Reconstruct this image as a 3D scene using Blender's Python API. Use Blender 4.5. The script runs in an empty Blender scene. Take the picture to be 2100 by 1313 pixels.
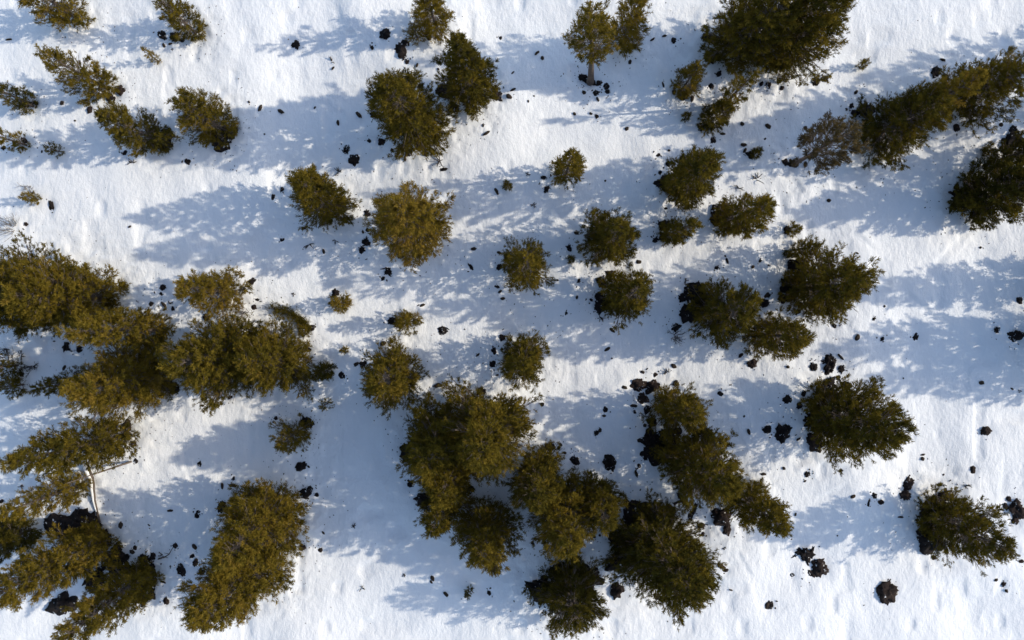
import bpy, math, random
import numpy as np
from mathutils import Vector, noise as mnoise

# ------------------------------------------------------------------ camera, sky, sun, exposure
sc = bpy.context.scene
H = 30.0                                  # flying height of the drone (m)
F = 1461.0                                # focal length in pixels of the 2100 px wide frame
cam = bpy.data.cameras.new("camera")
cam.sensor_width = 36.0
cam.lens = F / 2100.0 * 36.0
cam.clip_start = 0.5
cam.clip_end = 3000.0
camo = bpy.data.objects.new("camera", cam)
camo.location = (0, 0, H)
sc.collection.objects.link(camo)
sc.camera = camo

SUN_EL = math.radians(29.0)
SH = Vector((-1.0, -0.085, 0)).normalized()          # ground direction in which shadows fall
sun_dir = Vector((-SH.x * math.cos(SUN_EL), -SH.y * math.cos(SUN_EL), math.sin(SUN_EL)))
sun = bpy.data.lights.new("sun", 'SUN')
sun.energy = 2.65
sun.angle = math.radians(0.55)
sun.color = (1.0, 0.90, 0.73)
suno = bpy.data.objects.new("sun", sun)
suno.rotation_euler = sun_dir.to_track_quat('Z', 'Y').to_euler()
suno.location = (60, 5, 40)
sc.collection.objects.link(suno)

wd = bpy.data.worlds.new("World")
sc.world = wd
wd.use_nodes = True
nt = wd.node_tree
bg = nt.nodes["Background"]
sky = nt.nodes.new("ShaderNodeTexSky")
sky.sky_type = 'NISHITA'
sky.sun_disc = False
sky.sun_elevation = SUN_EL
sky.sun_rotation = math.atan2(sun_dir.x, sun_dir.y)
sky.altitude = 0
sky.air_density = 1.0
sky.dust_density = 1.0
sky.ozone_density = 1.0
nt.links.new(sky.outputs[0], bg.inputs[0])
bg.inputs[1].default_value = 0.15
sc.view_settings.view_transform = 'Standard'
sc.view_settings.look = 'None'
sc.view_settings.exposure = 0.45
sc.view_settings.gamma = 1.0
sc.view_settings.use_curve_mapping = False

# ------------------------------------------------------------------ helpers
C = sc.collection


def g(px, py):
    """photo pixel -> point of the snow plane (m)"""
    return (px - 1050.0) * H / F, (656.5 - py) * H / F


def tag(o, label=None, cat=None, group=None, kind=None):
    if label: o['label'] = label
    if cat: o['category'] = cat
    if group: o['group'] = group
    if kind: o['kind'] = kind
    return o


def mesh_obj(name, V, faces, mat, parent=None, tint=None, smooth=False):
    """faces: (M,3) or (M,4) int array"""
    V = np.ascontiguousarray(V, dtype=np.float32)
    faces = np.ascontiguousarray(faces, dtype=np.int32)
    me = bpy.data.meshes.new(name)
    me.vertices.add(len(V))
    me.vertices.foreach_set("co", V.ravel())
    k = faces.shape[1]
    me.loops.add(faces.size)
    me.loops.foreach_set("vertex_index", faces.ravel())
    me.polygons.add(len(faces))
    me.polygons.foreach_set("loop_start", np.arange(0, faces.size, k, dtype=np.int32))
    if smooth:
        me.polygons.foreach_set("use_smooth", np.ones(len(faces), dtype=bool))
    me.update(calc_edges=True)
    if tint is not None:
        a = me.attributes.new("tint", 'FLOAT', 'POINT')
        a.data.foreach_set("value", np.ascontiguousarray(tint, dtype=np.float32))
    me.materials.append(mat)
    o = bpy.data.objects.new(name, me)
    C.objects.link(o)
    if parent is not None:
        o.parent = parent
    return o


def empty(name, loc):
    o = bpy.data.objects.new(name, None)
    o.empty_display_size = 0.2
    o.location = loc
    C.objects.link(o)
    return o


class Tubes:
    """collects tapered tubes, built as one mesh"""
    def __init__(self):
        self.V, self.Fc, self.n = [], [], 0

    def add(self, pts, rad, sides=5):
        pts = np.asarray(pts, float)
        n = len(pts)
        d = np.gradient(pts, axis=0)
        d /= np.linalg.norm(d, axis=1)[:, None] + 1e-9
        ref = np.where(np.abs(d[:, 2:3]) > 0.9, np.array([[1.0, 0, 0]]), np.array([[0, 0, 1.0]]))
        u = np.cross(d, ref); u /= np.linalg.norm(u, axis=1)[:, None] + 1e-9
        v = np.cross(d, u)
        a = np.arange(sides) * 2 * math.pi / sides
        ring = pts[:, None, :] + np.asarray(rad)[:, None, None] * (np.cos(a)[None, :, None] * u[:, None, :] + np.sin(a)[None, :, None] * v[:, None, :])
        i = np.arange(n - 1)[:, None] * sides
        j = np.arange(sides)[None, :]
        jn = (j + 1) % sides
        q = np.stack([i + j, i + jn, i + sides + jn, i + sides + j], axis=-1).reshape(-1, 4) + self.n
        self.V.append(ring.reshape(-1, 3)); self.Fc.append(q); self.n += n * sides

    def build(self, name, mat, parent=None):
        if not self.V:
            return None
        return mesh_obj(name, np.concatenate(self.V), np.concatenate(self.Fc), mat, parent, smooth=True)


# ------------------------------------------------------------------ materials
def new_mat(name):
    m = bpy.data.materials.new(name)
    m.use_nodes = True
    t = m.node_tree
    for n in list(t.nodes):
        t.nodes.remove(n)
    out = t.nodes.new("ShaderNodeOutputMaterial")
    return m, t, out


def ramp(t, fac, stops):
    r = t.nodes.new("ShaderNodeValToRGB")
    while len(r.color_ramp.elements) < len(stops):
        r.color_ramp.elements.new(0.5)
    for e, (p, c) in zip(r.color_ramp.elements, stops):
        e.position = p
        e.color = (*c, 1)
    t.links.new(fac, r.inputs[0])
    return r.outputs[0]


def noise_node(t, scale, detail=4, rough=0.6, vec=None):
    n = t.nodes.new("ShaderNodeTexNoise")
    n.inputs["Scale"].default_value = scale
    n.inputs["Detail"].default_value = detail
    n.inputs["Roughness"].default_value = rough
    if vec is not None:
        t.links.new(vec, n.inputs["Vector"])
    return n.outputs[0]


def mat_snow():
    m, t, out = new_mat("snow")
    geo = t.nodes.new("ShaderNodeNewGeometry")
    pos = geo.outputs["Position"]
    b = t.nodes.new("ShaderNodeBsdfPrincipled")
    b.inputs["Roughness"].default_value = 0.75
    b.inputs["Specular IOR Level"].default_value = 0.25
    n1 = noise_node(t, 1.1, 5, 0.6, pos)
    col = ramp(t, n1, [(0.3, (0.86, 0.88, 0.90)), (0.7, (0.90, 0.91, 0.92))])
    t.links.new(col, b.inputs["Base Color"])
    mp = t.nodes.new("ShaderNodeMapping")
    mp.inputs["Rotation"].default_value = (0, 0, math.radians(12))
    mp.inputs["Scale"].default_value = (1.0, 0.6, 1.0)
    t.links.new(pos, mp.inputs[0])
    f1 = noise_node(t, 6.5, 5, 0.62, mp.outputs[0])
    f2 = noise_node(t, 26.0, 3, 0.6, pos)
    ad = t.nodes.new("ShaderNodeMath"); ad.operation = 'MULTIPLY_ADD'
    t.links.new(f2, ad.inputs[0]); ad.inputs[1].default_value = 0.28
    t.links.new(f1, ad.inputs[2])
    bp = t.nodes.new("ShaderNodeBump")
    bp.inputs["Strength"].default_value = 0.6
    bp.inputs["Distance"].default_value = 0.06
    t.links.new(ad.outputs[0], bp.inputs["Height"])
    t.links.new(bp.outputs[0], b.inputs["Normal"])
    t.links.new(b.outputs[0], out.inputs[0])
    return m


def mat_needles(name, stops, transl=0.28):
    m, t, out = new_mat(name)
    at = t.nodes.new("ShaderNodeAttribute"); at.attribute_name = "tint"
    oi = t.nodes.new("ShaderNodeObjectInfo")
    ma = t.nodes.new("ShaderNodeMath"); ma.operation = 'MULTIPLY_ADD'
    t.links.new(oi.outputs["Random"], ma.inputs[0]); ma.inputs[1].default_value = 0.34
    t.links.new(at.outputs["Fac"], ma.inputs[2])
    sb = t.nodes.new("ShaderNodeMath"); sb.operation = 'SUBTRACT'
    t.links.new(ma.outputs[0], sb.inputs[0]); sb.inputs[1].default_value = 0.17
    col = ramp(t, sb.outputs[0], stops)
    d = t.nodes.new("ShaderNodeBsdfDiffuse")
    tr = t.nodes.new("ShaderNodeBsdfTranslucent")
    t.links.new(col, d.inputs[0]); t.links.new(col, tr.inputs[0])
    mx = t.nodes.new("ShaderNodeMixShader"); mx.inputs[0].default_value = transl
    t.links.new(d.outputs[0], mx.inputs[1]); t.links.new(tr.outputs[0], mx.inputs[2])
    t.links.new(mx.outputs[0], out.inputs[0])
    return m


def mat_rough(name, c0, c1, scale, bump=0.5, dist=0.03, rough=0.9):
    m, t, out = new_mat(name)
    tc = t.nodes.new("ShaderNodeTexCoord")
    b = t.nodes.new("ShaderNodeBsdfPrincipled")
    b.inputs["Roughness"].default_value = rough
    b.inputs["Specular IOR Level"].default_value = 0.2
    n1 = noise_node(t, scale, 6, 0.65, tc.outputs["Object"])
    t.links.new(ramp(t, n1, [(0.32, c0), (0.7, c1)]), b.inputs["Base Color"])
    bp = t.nodes.new("ShaderNodeBump")
    bp.inputs["Strength"].default_value = bump
    bp.inputs["Distance"].default_value = dist
    n2 = noise_node(t, scale * 3, 5, 0.7, tc.outputs["Object"])
    t.links.new(n2, bp.inputs["Height"])
    t.links.new(bp.outputs[0], b.inputs["Normal"])
    t.links.new(b.outputs[0], out.inputs[0])
    return m


def mat_lava(name, c0, c1):
    m = mat_rough(name, c0, c1, 7, 0.9, 0.06)
    t = m.node_tree
    b = next(n for n in t.nodes if n.type == 'BSDF_PRINCIPLED')
    lk = b.inputs["Base Color"].links[0]
    src = lk.from_socket
    geo = t.nodes.new("ShaderNodeNewGeometry")
    sx = t.nodes.new("ShaderNodeSeparateXYZ"); t.links.new(geo.outputs["True Normal"], sx.inputs[0])
    n = noise_node(t, 5.5, 4, .6, geo.outputs["Position"])
    mu = t.nodes.new("ShaderNodeMath"); mu.operation = 'MULTIPLY'
    t.links.new(sx.outputs[2], mu.inputs[0]); t.links.new(n, mu.inputs[1])
    f = ramp(t, mu.outputs[0], [(.60, (0, 0, 0)), (.63, (1, 1, 1))])
    mx = t.nodes.new("ShaderNodeMix"); mx.data_type = 'RGBA'
    t.links.new(f, mx.inputs[0]); t.links.new(src, mx.inputs[6]); mx.inputs[7].default_value = (.86, .88, .9, 1)
    t.links.new(mx.outputs[2], b.inputs["Base Color"])
    return m


M_SNOW = mat_snow()
M_NEEDLE = mat_needles("pine_needles", [(0.0, (0.066, 0.058, 0.013)), (0.35, (0.128, 0.099, 0.016)), (0.7, (0.198, 0.142, 0.021)), (1.0, (0.245, 0.165, 0.032))])
M_DRY = mat_needles("dry_needles", [(0.0, (0.060, 0.048, 0.026)), (0.6, (0.125, 0.092, 0.040)), (1.0, (0.18, 0.125, 0.05))])
M_BARK = mat_rough("pine_bark", (0.055, 0.042, 0.036), (0.16, 0.125, 0.10), 9)
M_TWIG = mat_rough("grey_twig", (0.09, 0.072, 0.062), (0.22, 0.18, 0.155), 12)
M_DEAD = mat_rough("dead_wood", (0.03, 0.024, 0.022), (0.08, 0.064, 0.055), 12)
M_GREY = mat_rough("weathered_grey_wood", (0.16, 0.14, 0.125), (0.34, 0.31, 0.28), 12)
M_ROCK = mat_lava("black_lava", (0.008, 0.006, 0.006), (0.034, 0.026, 0.024))
M_ROCKB = mat_lava("brown_lava", (0.014, 0.009, 0.008), (0.055, 0.038, 0.032))
M_LITTER = mat_rough("litter", (0.02, 0.015, 0.012), (0.07, 0.05, 0.035), 20)


# ------------------------------------------------------------------ terrain height
class Lattice:
    def __init__(self, seed, n=256):
        self.n = n
        self.a = np.random.RandomState(seed).rand(n, n) * 2 - 1

    def __call__(self, x, y):
        x = np.asarray(x, float); y = np.asarray(y, float)
        xi = np.floor(x); yi = np.floor(y)
        fx = x - xi; fy = y - yi
        fx = fx * fx * fx * (fx * (fx * 6 - 15) + 10); fy = fy * fy * fy * (fy * (fy * 6 - 15) + 10)
        n = self.n
        x0 = xi.astype(int) % n; y0 = yi.astype(int) % n
        x1 = (x0 + 1) % n; y1 = (y0 + 1) % n
        a = self.a
        return (a[x0, y0] * (1 - fx) + a[x1, y0] * fx) * (1 - fy) + (a[x0, y1] * (1 - fx) + a[x1, y1] * fx) * fy


_L = [Lattice(s) for s in range(20, 28)]


def base_h(x, y):
    x = np.asarray(x, float); y = np.asarray(y, float)
    r = 0.22 * _L[0](x / 6.5 + 3.1, y / 6.5 + 1.7)
    near = np.clip((48 - np.hypot(x, y)) / 14, 0, 1)      # small relief only where the sheet is fine enough to carry it
    r = r + near * 0.125 * _L[1](x / 2.6 + 9.3, y / 3.1 + 5.2)
    xr = x * 0.966 + y * 0.259; yr = -x * 0.259 + y * 0.966
    r = r + near * 0.034 * _L[2](xr / 0.95 + 2.2, yr / 1.4 + 8.8)
    r = r + near * 0.010 * _L[3](xr / 0.42 + 1.2, yr / 0.75 + 4.4)
    r = r + near * 0.005 * _L[4](xr / 0.20 + 6.2, yr / 0.30 + 7.4)
    r = r - near * 0.10 * np.clip(_L[6](x / 0.55 + 3.3, y / 0.8 + 1.1) - .46, 0, 1)
    # far away the slope rolls more
    far = np.clip((np.hypot(x, y) - 60) / 300, 0, 1)
    r = r + far * 9.0 * _L[5](x / 140 + 4, y / 140 + 2)
    return r


def hz(x, y):
    return float(base_h(np.array([x]), np.array([y]))[0])


# ------------------------------------------------------------------ survey of the trees
#  cx, cy : middle of the crown as seen from the drone (photo px), w : half width (px), h : height (m)
#  opts   : t0 crown start, p roundness, d density, lo lobing, ti tint shift (own hue, plus painted-in shaded or sunlit look), dry
TREES = [
 # nick, cx, cy, w, h, opts, label
 ("upper left pair's upper pine", 164, 149, 43, 4.1, dict(p=2.2, t0=.05), "ragged olive pine leaning to the upper left, upper one of the upper left pair"),
 ("upper left pair's lower pine", 271, 262, 48, 4.3, dict(p=2.4), "golden green pine just below right of the ragged upper left pine"),
 ("round pine beside the upper left pair", 419, 241, 56, 3.5, dict(p=2.2), "round yellow green pine with shaded lower right side, right of upper left pair"),
 ("upper left edge pine", 18, 196, 26, 3.0, dict(p=2, ti=-.15), "dark pine cut by the left edge, upper of two small ones"),
 ("lower left edge pine", 16, 284, 20, 2.4, dict(p=2), "small pine cut by the left edge, lower of two small ones"),
 ("grey green seedling", 114, 308, 16, 0.9, dict(d=.7, ti=-.2), "tiny grey green pine seedling alone in shadow near the left edge"),
 ("thin yellow seedling", 312, 116, 10, 1.35, dict(p=1.2, d=.8, ti=.2), "thin yellow pine seedling with feathery shadow, near the upper left pines"),
 ("lone golden bush", 66, 406, 13, 1.1, dict(p=2, ti=.15), "small golden bush alone on sunlit snow near the left edge"),
 ("dark top edge pine", 368, 38, 40, 3.2, dict(p=2, ti=-.1), "dark pine among black rocks at the top edge, left part"),
 ("big round upper pine", 840, 230, 79, 6.4, dict(p=2.3, t0=.05), "big round golden pine, left one of the touching upper middle pair"),
 ("pointed upper pine", 961, 156, 57, 6.5, dict(p=1.5), "pointed dark topped pine touching the big round golden one on its left"),
 ("tall bare trunk pine", 1207, 66, 56, 8.4, dict(p=2.0, t0=.40, d=.65, b0=.45, gap=252, base=(1213, 163)), "tall pine at the top edge with its bare pale trunk showing"),
 ("golden pine beside the tall trunk", 1298, 42, 42, 5.0, dict(p=2, ti=.1), "yellowish pine at the top edge, right beside the tall bare trunk"),
 ("big dark top pine's left half", 1553, 40, 78, 6.4, dict(p=2.2, ti=-.15, t0=.03), "huge dark pine cut by the top edge, left one of two merged"),
 ("big dark top pine's right half", 1660, 46, 82, 6.6, dict(p=2.2, ti=-.05, t0=.03), "huge dark pine cut by the top edge with golden right rim"),
 ("small cone pine", 1414, 164, 33, 2.9, dict(p=1.7), "small dense green pine below left of the huge dark top pine"),
 ("round brown bush", 1470, 236, 34, 1.9, dict(p=2.6, d=1.3, ti=-.15), "round dense brownish low pine touching a paler taller pine on its right"),
 ("pale thin pine", 1518, 186, 26, 4.4, dict(p=2, d=.75, ti=.1), "pale thin pine growing above right of the round brownish low pine"),
 ("seedling left of the round brown bush", 1408, 239, 8, 0.7, dict(d=.7), "tiny green seedling just left of the round brownish low pine"),
 ("leaning bare trunk pine", 1716, 282, 60, 5.6, dict(p=2.2, t0=.34, d=.72, b0=.55, ti=.02, gap=208, base=(1632, 335), thin=1, dry=True), "sparse thin pine with long bare dark trunk showing at lower left"),
 ("dark row pine", 1852, 250, 74, 4.6, dict(p=2.2, ti=-.1), "broad dark pine in the upper right row, right of the sparse bare trunk pine"),
 ("golden row pine", 1926, 207, 44, 5.2, dict(p=2, ti=.15), "narrow golden pine in the middle of the upper right row"),
 ("outer row pine", 2026, 178, 72, 4.3, dict(p=2.1), "spiky spread pine at the outer end of the upper right row"),
 ("upper right edge pine", 2098, 312, 42, 3.6, dict(p=2, ti=-.25, d=1.4), "dark pine cut by the right edge, upper one of two"),
 ("lower right edge pine", 2058, 392, 68, 4.4, dict(p=1.9, ti=-.2, d=1.5), "dark wide pine at the right edge, lower one of two, near bare sticks"),
 ("round centre left pine", 650, 409, 61, 5.0, dict(p=1.9), "round dense olive pine with long pointed shadow, left of the bright golden one"),
 ("bright golden pine", 841, 468, 76, 7.0, dict(p=2.3, ti=.22, d=.85), "large ragged bright golden pine left of the middle of the photo"),
 ("small pine above centre", 1167, 345, 33, 4.4, dict(p=1.8, d=.85), "small bright pine standing alone above the middle of the photo"),
 ("star seedling", 1041, 383, 10, 0.6, dict(d=.8), "tiny star shaped seedling left of the small bright pine"),
 ("upper right trio pine", 1428, 361, 55, 6.0, dict(p=2.2, ti=-.05), "dark green pine with spiky right side, topmost of three right of centre"),
 ("middle trio pine", 1532, 437, 46, 5.4, dict(p=2.2), "green pine with brown rocks at its left end, right of the spiky one"),
 ("low trio pine", 1394, 470, 28, 4.4, dict(p=2, ti=-.15), "small dark low pine beside black rocks, lowest of three right of centre"),
 ("upper centre pine", 1249, 493, 55, 5.4, dict(p=2, lo=.3), "pine with irregular pointed outline, upper left neighbour of a rounder one"),
 ("sparse centre pine", 1079, 551, 54, 4.8, dict(p=2, d=.75), "half shaded pine with thin lower fringe near the middle of the photo"),
 ("lower centre pine", 1280, 607, 55, 4.8, dict(p=2.3), "rounded green pine with rocks on its upper left, below the irregular one"),
 ("dim right pine", 1484, 640, 66, 5.2, dict(p=2.0, ti=-.12, d=.85), "broad dim brown green pine, left one of the right middle trio"),
 ("spiky right pine", 1706, 588, 74, 6.0, dict(p=1.9, lo=.25, ti=-.08), "big dark pine with star like spiky edge, right one of the right middle trio"),
 ("lower right trio pine", 1597, 690, 52, 5.0, dict(p=2.2), "wide low pine between and below two larger ones at right middle"),
 ("rock backed bush", 1629, 473, 13, 1.0, dict(p=2, ti=.1), "small golden bush growing against a black rock, right of centre"),
 ("seedling above the spiky right pine", 1617, 521, 8, 0.6, dict(d=.7), "tiny pale seedling above left of the big star like pine"),
 ("left edge big pine", 18, 596, 96, 5.8, dict(p=2.2, ti=.1), "big golden pine cut by the left edge, in the left middle grove"),
 ("left grove broad pine", 132, 608, 80, 5.6, dict(p=2.3, ti=.12), "broad golden brown pine, second from the left edge in the left grove"),
 ("dead twig pine", 436, 596, 49, 5.0, dict(p=2.2, ti=.15, d=.85), "golden pine with bare dead twigs along its lower edge, above the double pine"),
 ("left grove upper pine", 252, 678, 50, 6.0, dict(p=2.2, ti=.15), "long golden pine lying toward the left, upper right in the left grove"),
 ("left grove middle pine", 236, 782, 75, 6.0, dict(p=2.2, ti=.12), "tall golden pine with deep dark right side, middle of the left grove"),
 ("dark sapling", 126, 786, 26, 3.0, dict(p=1.4, ti=-.25), "small dark shaded pine poking out left of a tall golden one"),
 ("dark base bush", 338, 800, 24, 1.4, dict(p=2.4, ti=-.2), "low dark bush at the foot of the tall golden grove pine"),
 ("double pine's left crown", 452, 738, 90, 6.4, dict(p=2.2, ti=.06, lo=.3), "large golden green pine, left crown of the merged double pine"),
 ("double pine's right crown", 566, 742, 74, 5.2, dict(p=2.3, ti=.08), "wide golden pine, right crown of the merged double pine"),
 ("bush by the double pine", 624, 679, 14, 0.9, dict(p=2.2), "small round yellow bush beside a rock, above right of the double pine"),
 ("yellow bush", 697, 622, 21, 1.6, dict(p=2, ti=.15), "small round yellow pine with a black rock on its upper left"),
 ("golden bush", 834, 660, 28, 2.0, dict(p=2, ti=.15), "round golden small pine with a black rock against its left side"),
 ("star pine", 1074, 736, 56, 4.3, dict(p=1.8, lo=.25), "green pine with spiky star outline at the very middle of the photo"),
 ("lower left centre pine", 808, 772, 65, 4.8, dict(p=2.1, ti=.05, lo=.25), "yellow green pine with wispy lower right edge, left of the star shaped pine"),
 ("dark low bush", 663, 763, 19, 1.7, dict(p=2.6, d=1.3, ti=-.3), "dark low oval bush right of the double pine"),
 ("seedling right of the double pine", 706, 718, 7, 0.6, dict(d=.6, ti=.2), "tiny yellow seedling with twigs, above the dark low bush"),
 ("twiggy sapling", 668, 829, 15, 1.1, dict(d=.5, ti=.1, thin=1), "small twiggy half bare sapling below the dark low bush"),
 ("rocky small pine", 596, 893, 39, 2.9, dict(p=1.9, d=.75, ti=.08), "small spiky pine with a black rock at its upper right, left of the big cluster"),
 ("wispy sapling", 880, 812, 9, 1.2, dict(d=.45, ti=.2, thin=1), "wispy nearly bare sapling between the yellow green pine and the big cluster"),
 ("cluster's top pine", 1003, 876, 86, 7.0, dict(p=2.2, lo=.3), "largest olive pine on top of the big lower middle cluster"),
 ("cluster's left pine", 902, 912, 80, 6.2, dict(p=2.2, lo=.3), "broad pine forming the left shoulder of the big lower middle cluster"),
 ("cluster's inner pine", 925, 968, 54, 5.4, dict(p=2, lo=.3), "olive pine wedged in the inner curve of the big lower middle cluster"),
 ("cluster's lower left pine", 903, 1042, 43, 4.4, dict(p=2.1), "small golden pine at the lower left of the big cluster, by black rocks"),
 ("cluster's dark pine", 998, 1084, 70, 4.8, dict(p=2.1, ti=-.1), "pine with black shaded top and golden lower rim under the big cluster"),
 ("cluster's neck pine", 1108, 980, 60, 5.6, dict(p=2.1), "golden olive pine linking the big cluster with its right wing"),
 ("cluster's right wing pine", 1165, 1062, 72, 5.8, dict(p=2.2, ti=.05), "tall golden pine pointing down in the right wing of the cluster"),
 ("cluster's outer pine", 1232, 1030, 52, 4.8, dict(p=2.1, ti=-.05), "half dark half golden pine at the right end of the cluster"),
 ("brown rock pine", 1394, 846, 54, 4.4, dict(p=2.2), "golden pine with brown rocks along its upper left, lower right of centre"),
 ("long dark pine", 1434, 968, 75, 6.0, dict(p=2.3, ti=-.05), "long pine with black shaded upper left half, below the brown rock pine"),
 ("long dark pine's neighbour", 1562, 1046, 54, 5.0, dict(p=2.1), "pointed pine toward the lower right, attached to the long black shaded one"),
 ("great round lower pine", 1368, 1146, 103, 6.4, dict(p=2.2, ti=-.12), "very large round dark pine near the bottom edge"),
 ("dark bottom pine", 1170, 1228, 77, 4.2, dict(p=2.4, ti=-.25), "black looking pine cut by the bottom edge, left of the very large one"),
 ("round dark right pine", 1755, 867, 82, 6.0, dict(p=1.9, ti=-.14), "large round dark pine alone at right, its left half nearly black"),
 ("lower right pine", 1996, 1094, 72, 4.7, dict(p=1.9, ti=-.16), "dark pine with long blue shadow at the lower right, lone beside the right edge"),
 ("long leaning left pine", 150, 926, 59, 7.0, dict(p=1.8, t0=.08, d=1.0), "long golden pine with thin trunks bared at right, lower left"),
 ("short leaning left pine", 92, 1024, 38, 5.0, dict(p=1.9, ti=.15, d=.95), "shorter golden pine under the long one, beside the snowy log"),
 ("bottom left pine", 90, 1174, 63, 7.0, dict(p=2.1, ti=.15), "long golden brown pine with dark rocky base at the bottom left corner"),
 ("bottom left edge pine", 4, 1112, 44, 3.6, dict(p=2, ti=-.2, d=1.4), "dark small pine cut by the left edge near the bottom"),
 ("bottom left second pine", 212, 1238, 58, 6.0, dict(p=2.1, ti=.08), "golden pine cut by the bottom edge with black rocks above it"),
 ("bottom left tall pine", 522, 1082, 82, 6.4, dict(p=2.2, ti=.12), "tall wide golden brown pine, upper one of the bottom left tall pair"),
 ("bottom left lower pine", 478, 1210, 80, 6.4, dict(p=2.2, ti=.1), "golden pine cut by the bottom edge, lower one of the tall pair"),
 ("bottom seedling", 961, 1211, 8, 0.75, dict(d=.7, ti=-.1), "tiny pine seedling in the shadow near the bottom edge, below the cluster"),
 ("left edge dark bush", 28, 792, 22, 1.7, dict(p=2.4, ti=-.25), "low dark bush on shaded snow at the left edge, below the grove"),
 ("left edge dim pine", 12, 752, 26, 2.0, dict(p=2, ti=-.3, d=.7), "dim thin bush among dead branches at the left edge"),
 ("top right shrub", 1775, 129, 9, 0.7, dict(d=.8, ti=.1), "tiny yellow shrub right of the huge dark top pine"),
 ("top rock bush", 853, 72, 23, 1.3, dict(p=2.2, ti=.1), "yellow green bush ringed by black rocks at the top edge"),
 ("rock foot bush", 1553, 312, 11, 0.8, dict(d=.9, ti=-.2), "tiny dark bush on a rock above the middle trio pine"),
 ("centre seedling", 1170, 532, 9, 0.7, dict(d=.6), "tiny sparse seedling left of the irregular outlined centre pine"),
 ("twig edge sapling", 1655, 507, 20, 2.2, dict(p=1.8, ti=-.1), "small dark pointed sapling joined to the top of the star like pine"),
 ("top left border pine", 885, 18, 40, 4.2, dict(p=2), "pine standing wholly above the yellow green bush at the top edge"),
 ("top far left border pine", 90, -10, 50, 4.2, dict(p=2), "pine peeking in at the top edge near the left corner"),
 # neighbours beyond the frame whose shadows reach the picture
 ("unseen pine one", 2290, 560, 66, 5.0, dict(p=2), "pine outside the right edge casting the upper ragged shadow"),
 ("unseen pine two", 2290, 690, 70, 5.6, dict(p=2.2), "pine outside the right edge casting the broad middle shadow"),
 ("unseen pine three", 2330, 752, 66, 5.2, dict(p=2.2), "pine outside the right edge beside the broad shadow caster"),
 ("unseen pine four", 2370, 800, 40, 4.0, dict(p=1.8, d=.7), "thin pine outside the right edge casting the faint streaks"),
 ("unseen pine five", 2330, 60, 64, 5.2, dict(p=2.1, d=.8), "pine outside the right edge near the top corner"),
 ("unseen pine six", 2240, 205, 60, 4.2, dict(p=2.1, d=.8), "pine outside the right edge behind the upper right row"),
]


def prof(t, p, b0=.62):
    t = np.clip(t, 0, 1)
    return np.power(1 - np.power(t, max(1.2, p - .35)), 0.66) * np.minimum(1.0, b0 + 2.2 * t)


def solve_tree(cx, cy, w, h, t0, p):
    """foot point and crown radius so that the crown, seen from the drone, fills cx, cy, w"""
    z = np.linspace(t0 * h, h, 40)
    pr = prof((z - t0 * h) / (h - t0 * h), p)
    k = H / (H - z)
    R = w * H / F / np.max(pr * k)
    X, Y = g(cx, cy)
    D = math.hypot(X, Y)
    lo, hi = 0.0, D
    for _ in range(40):
        b = (lo + hi) / 2
        inner = np.min((b - R * pr) * k); outer = np.max((b + R * pr) * k)
        if (inner + outer) / 2 > D: hi = b
        else: lo = b
    s = b / max(D, 1e-6)
    return X * s, Y * s, R


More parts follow.
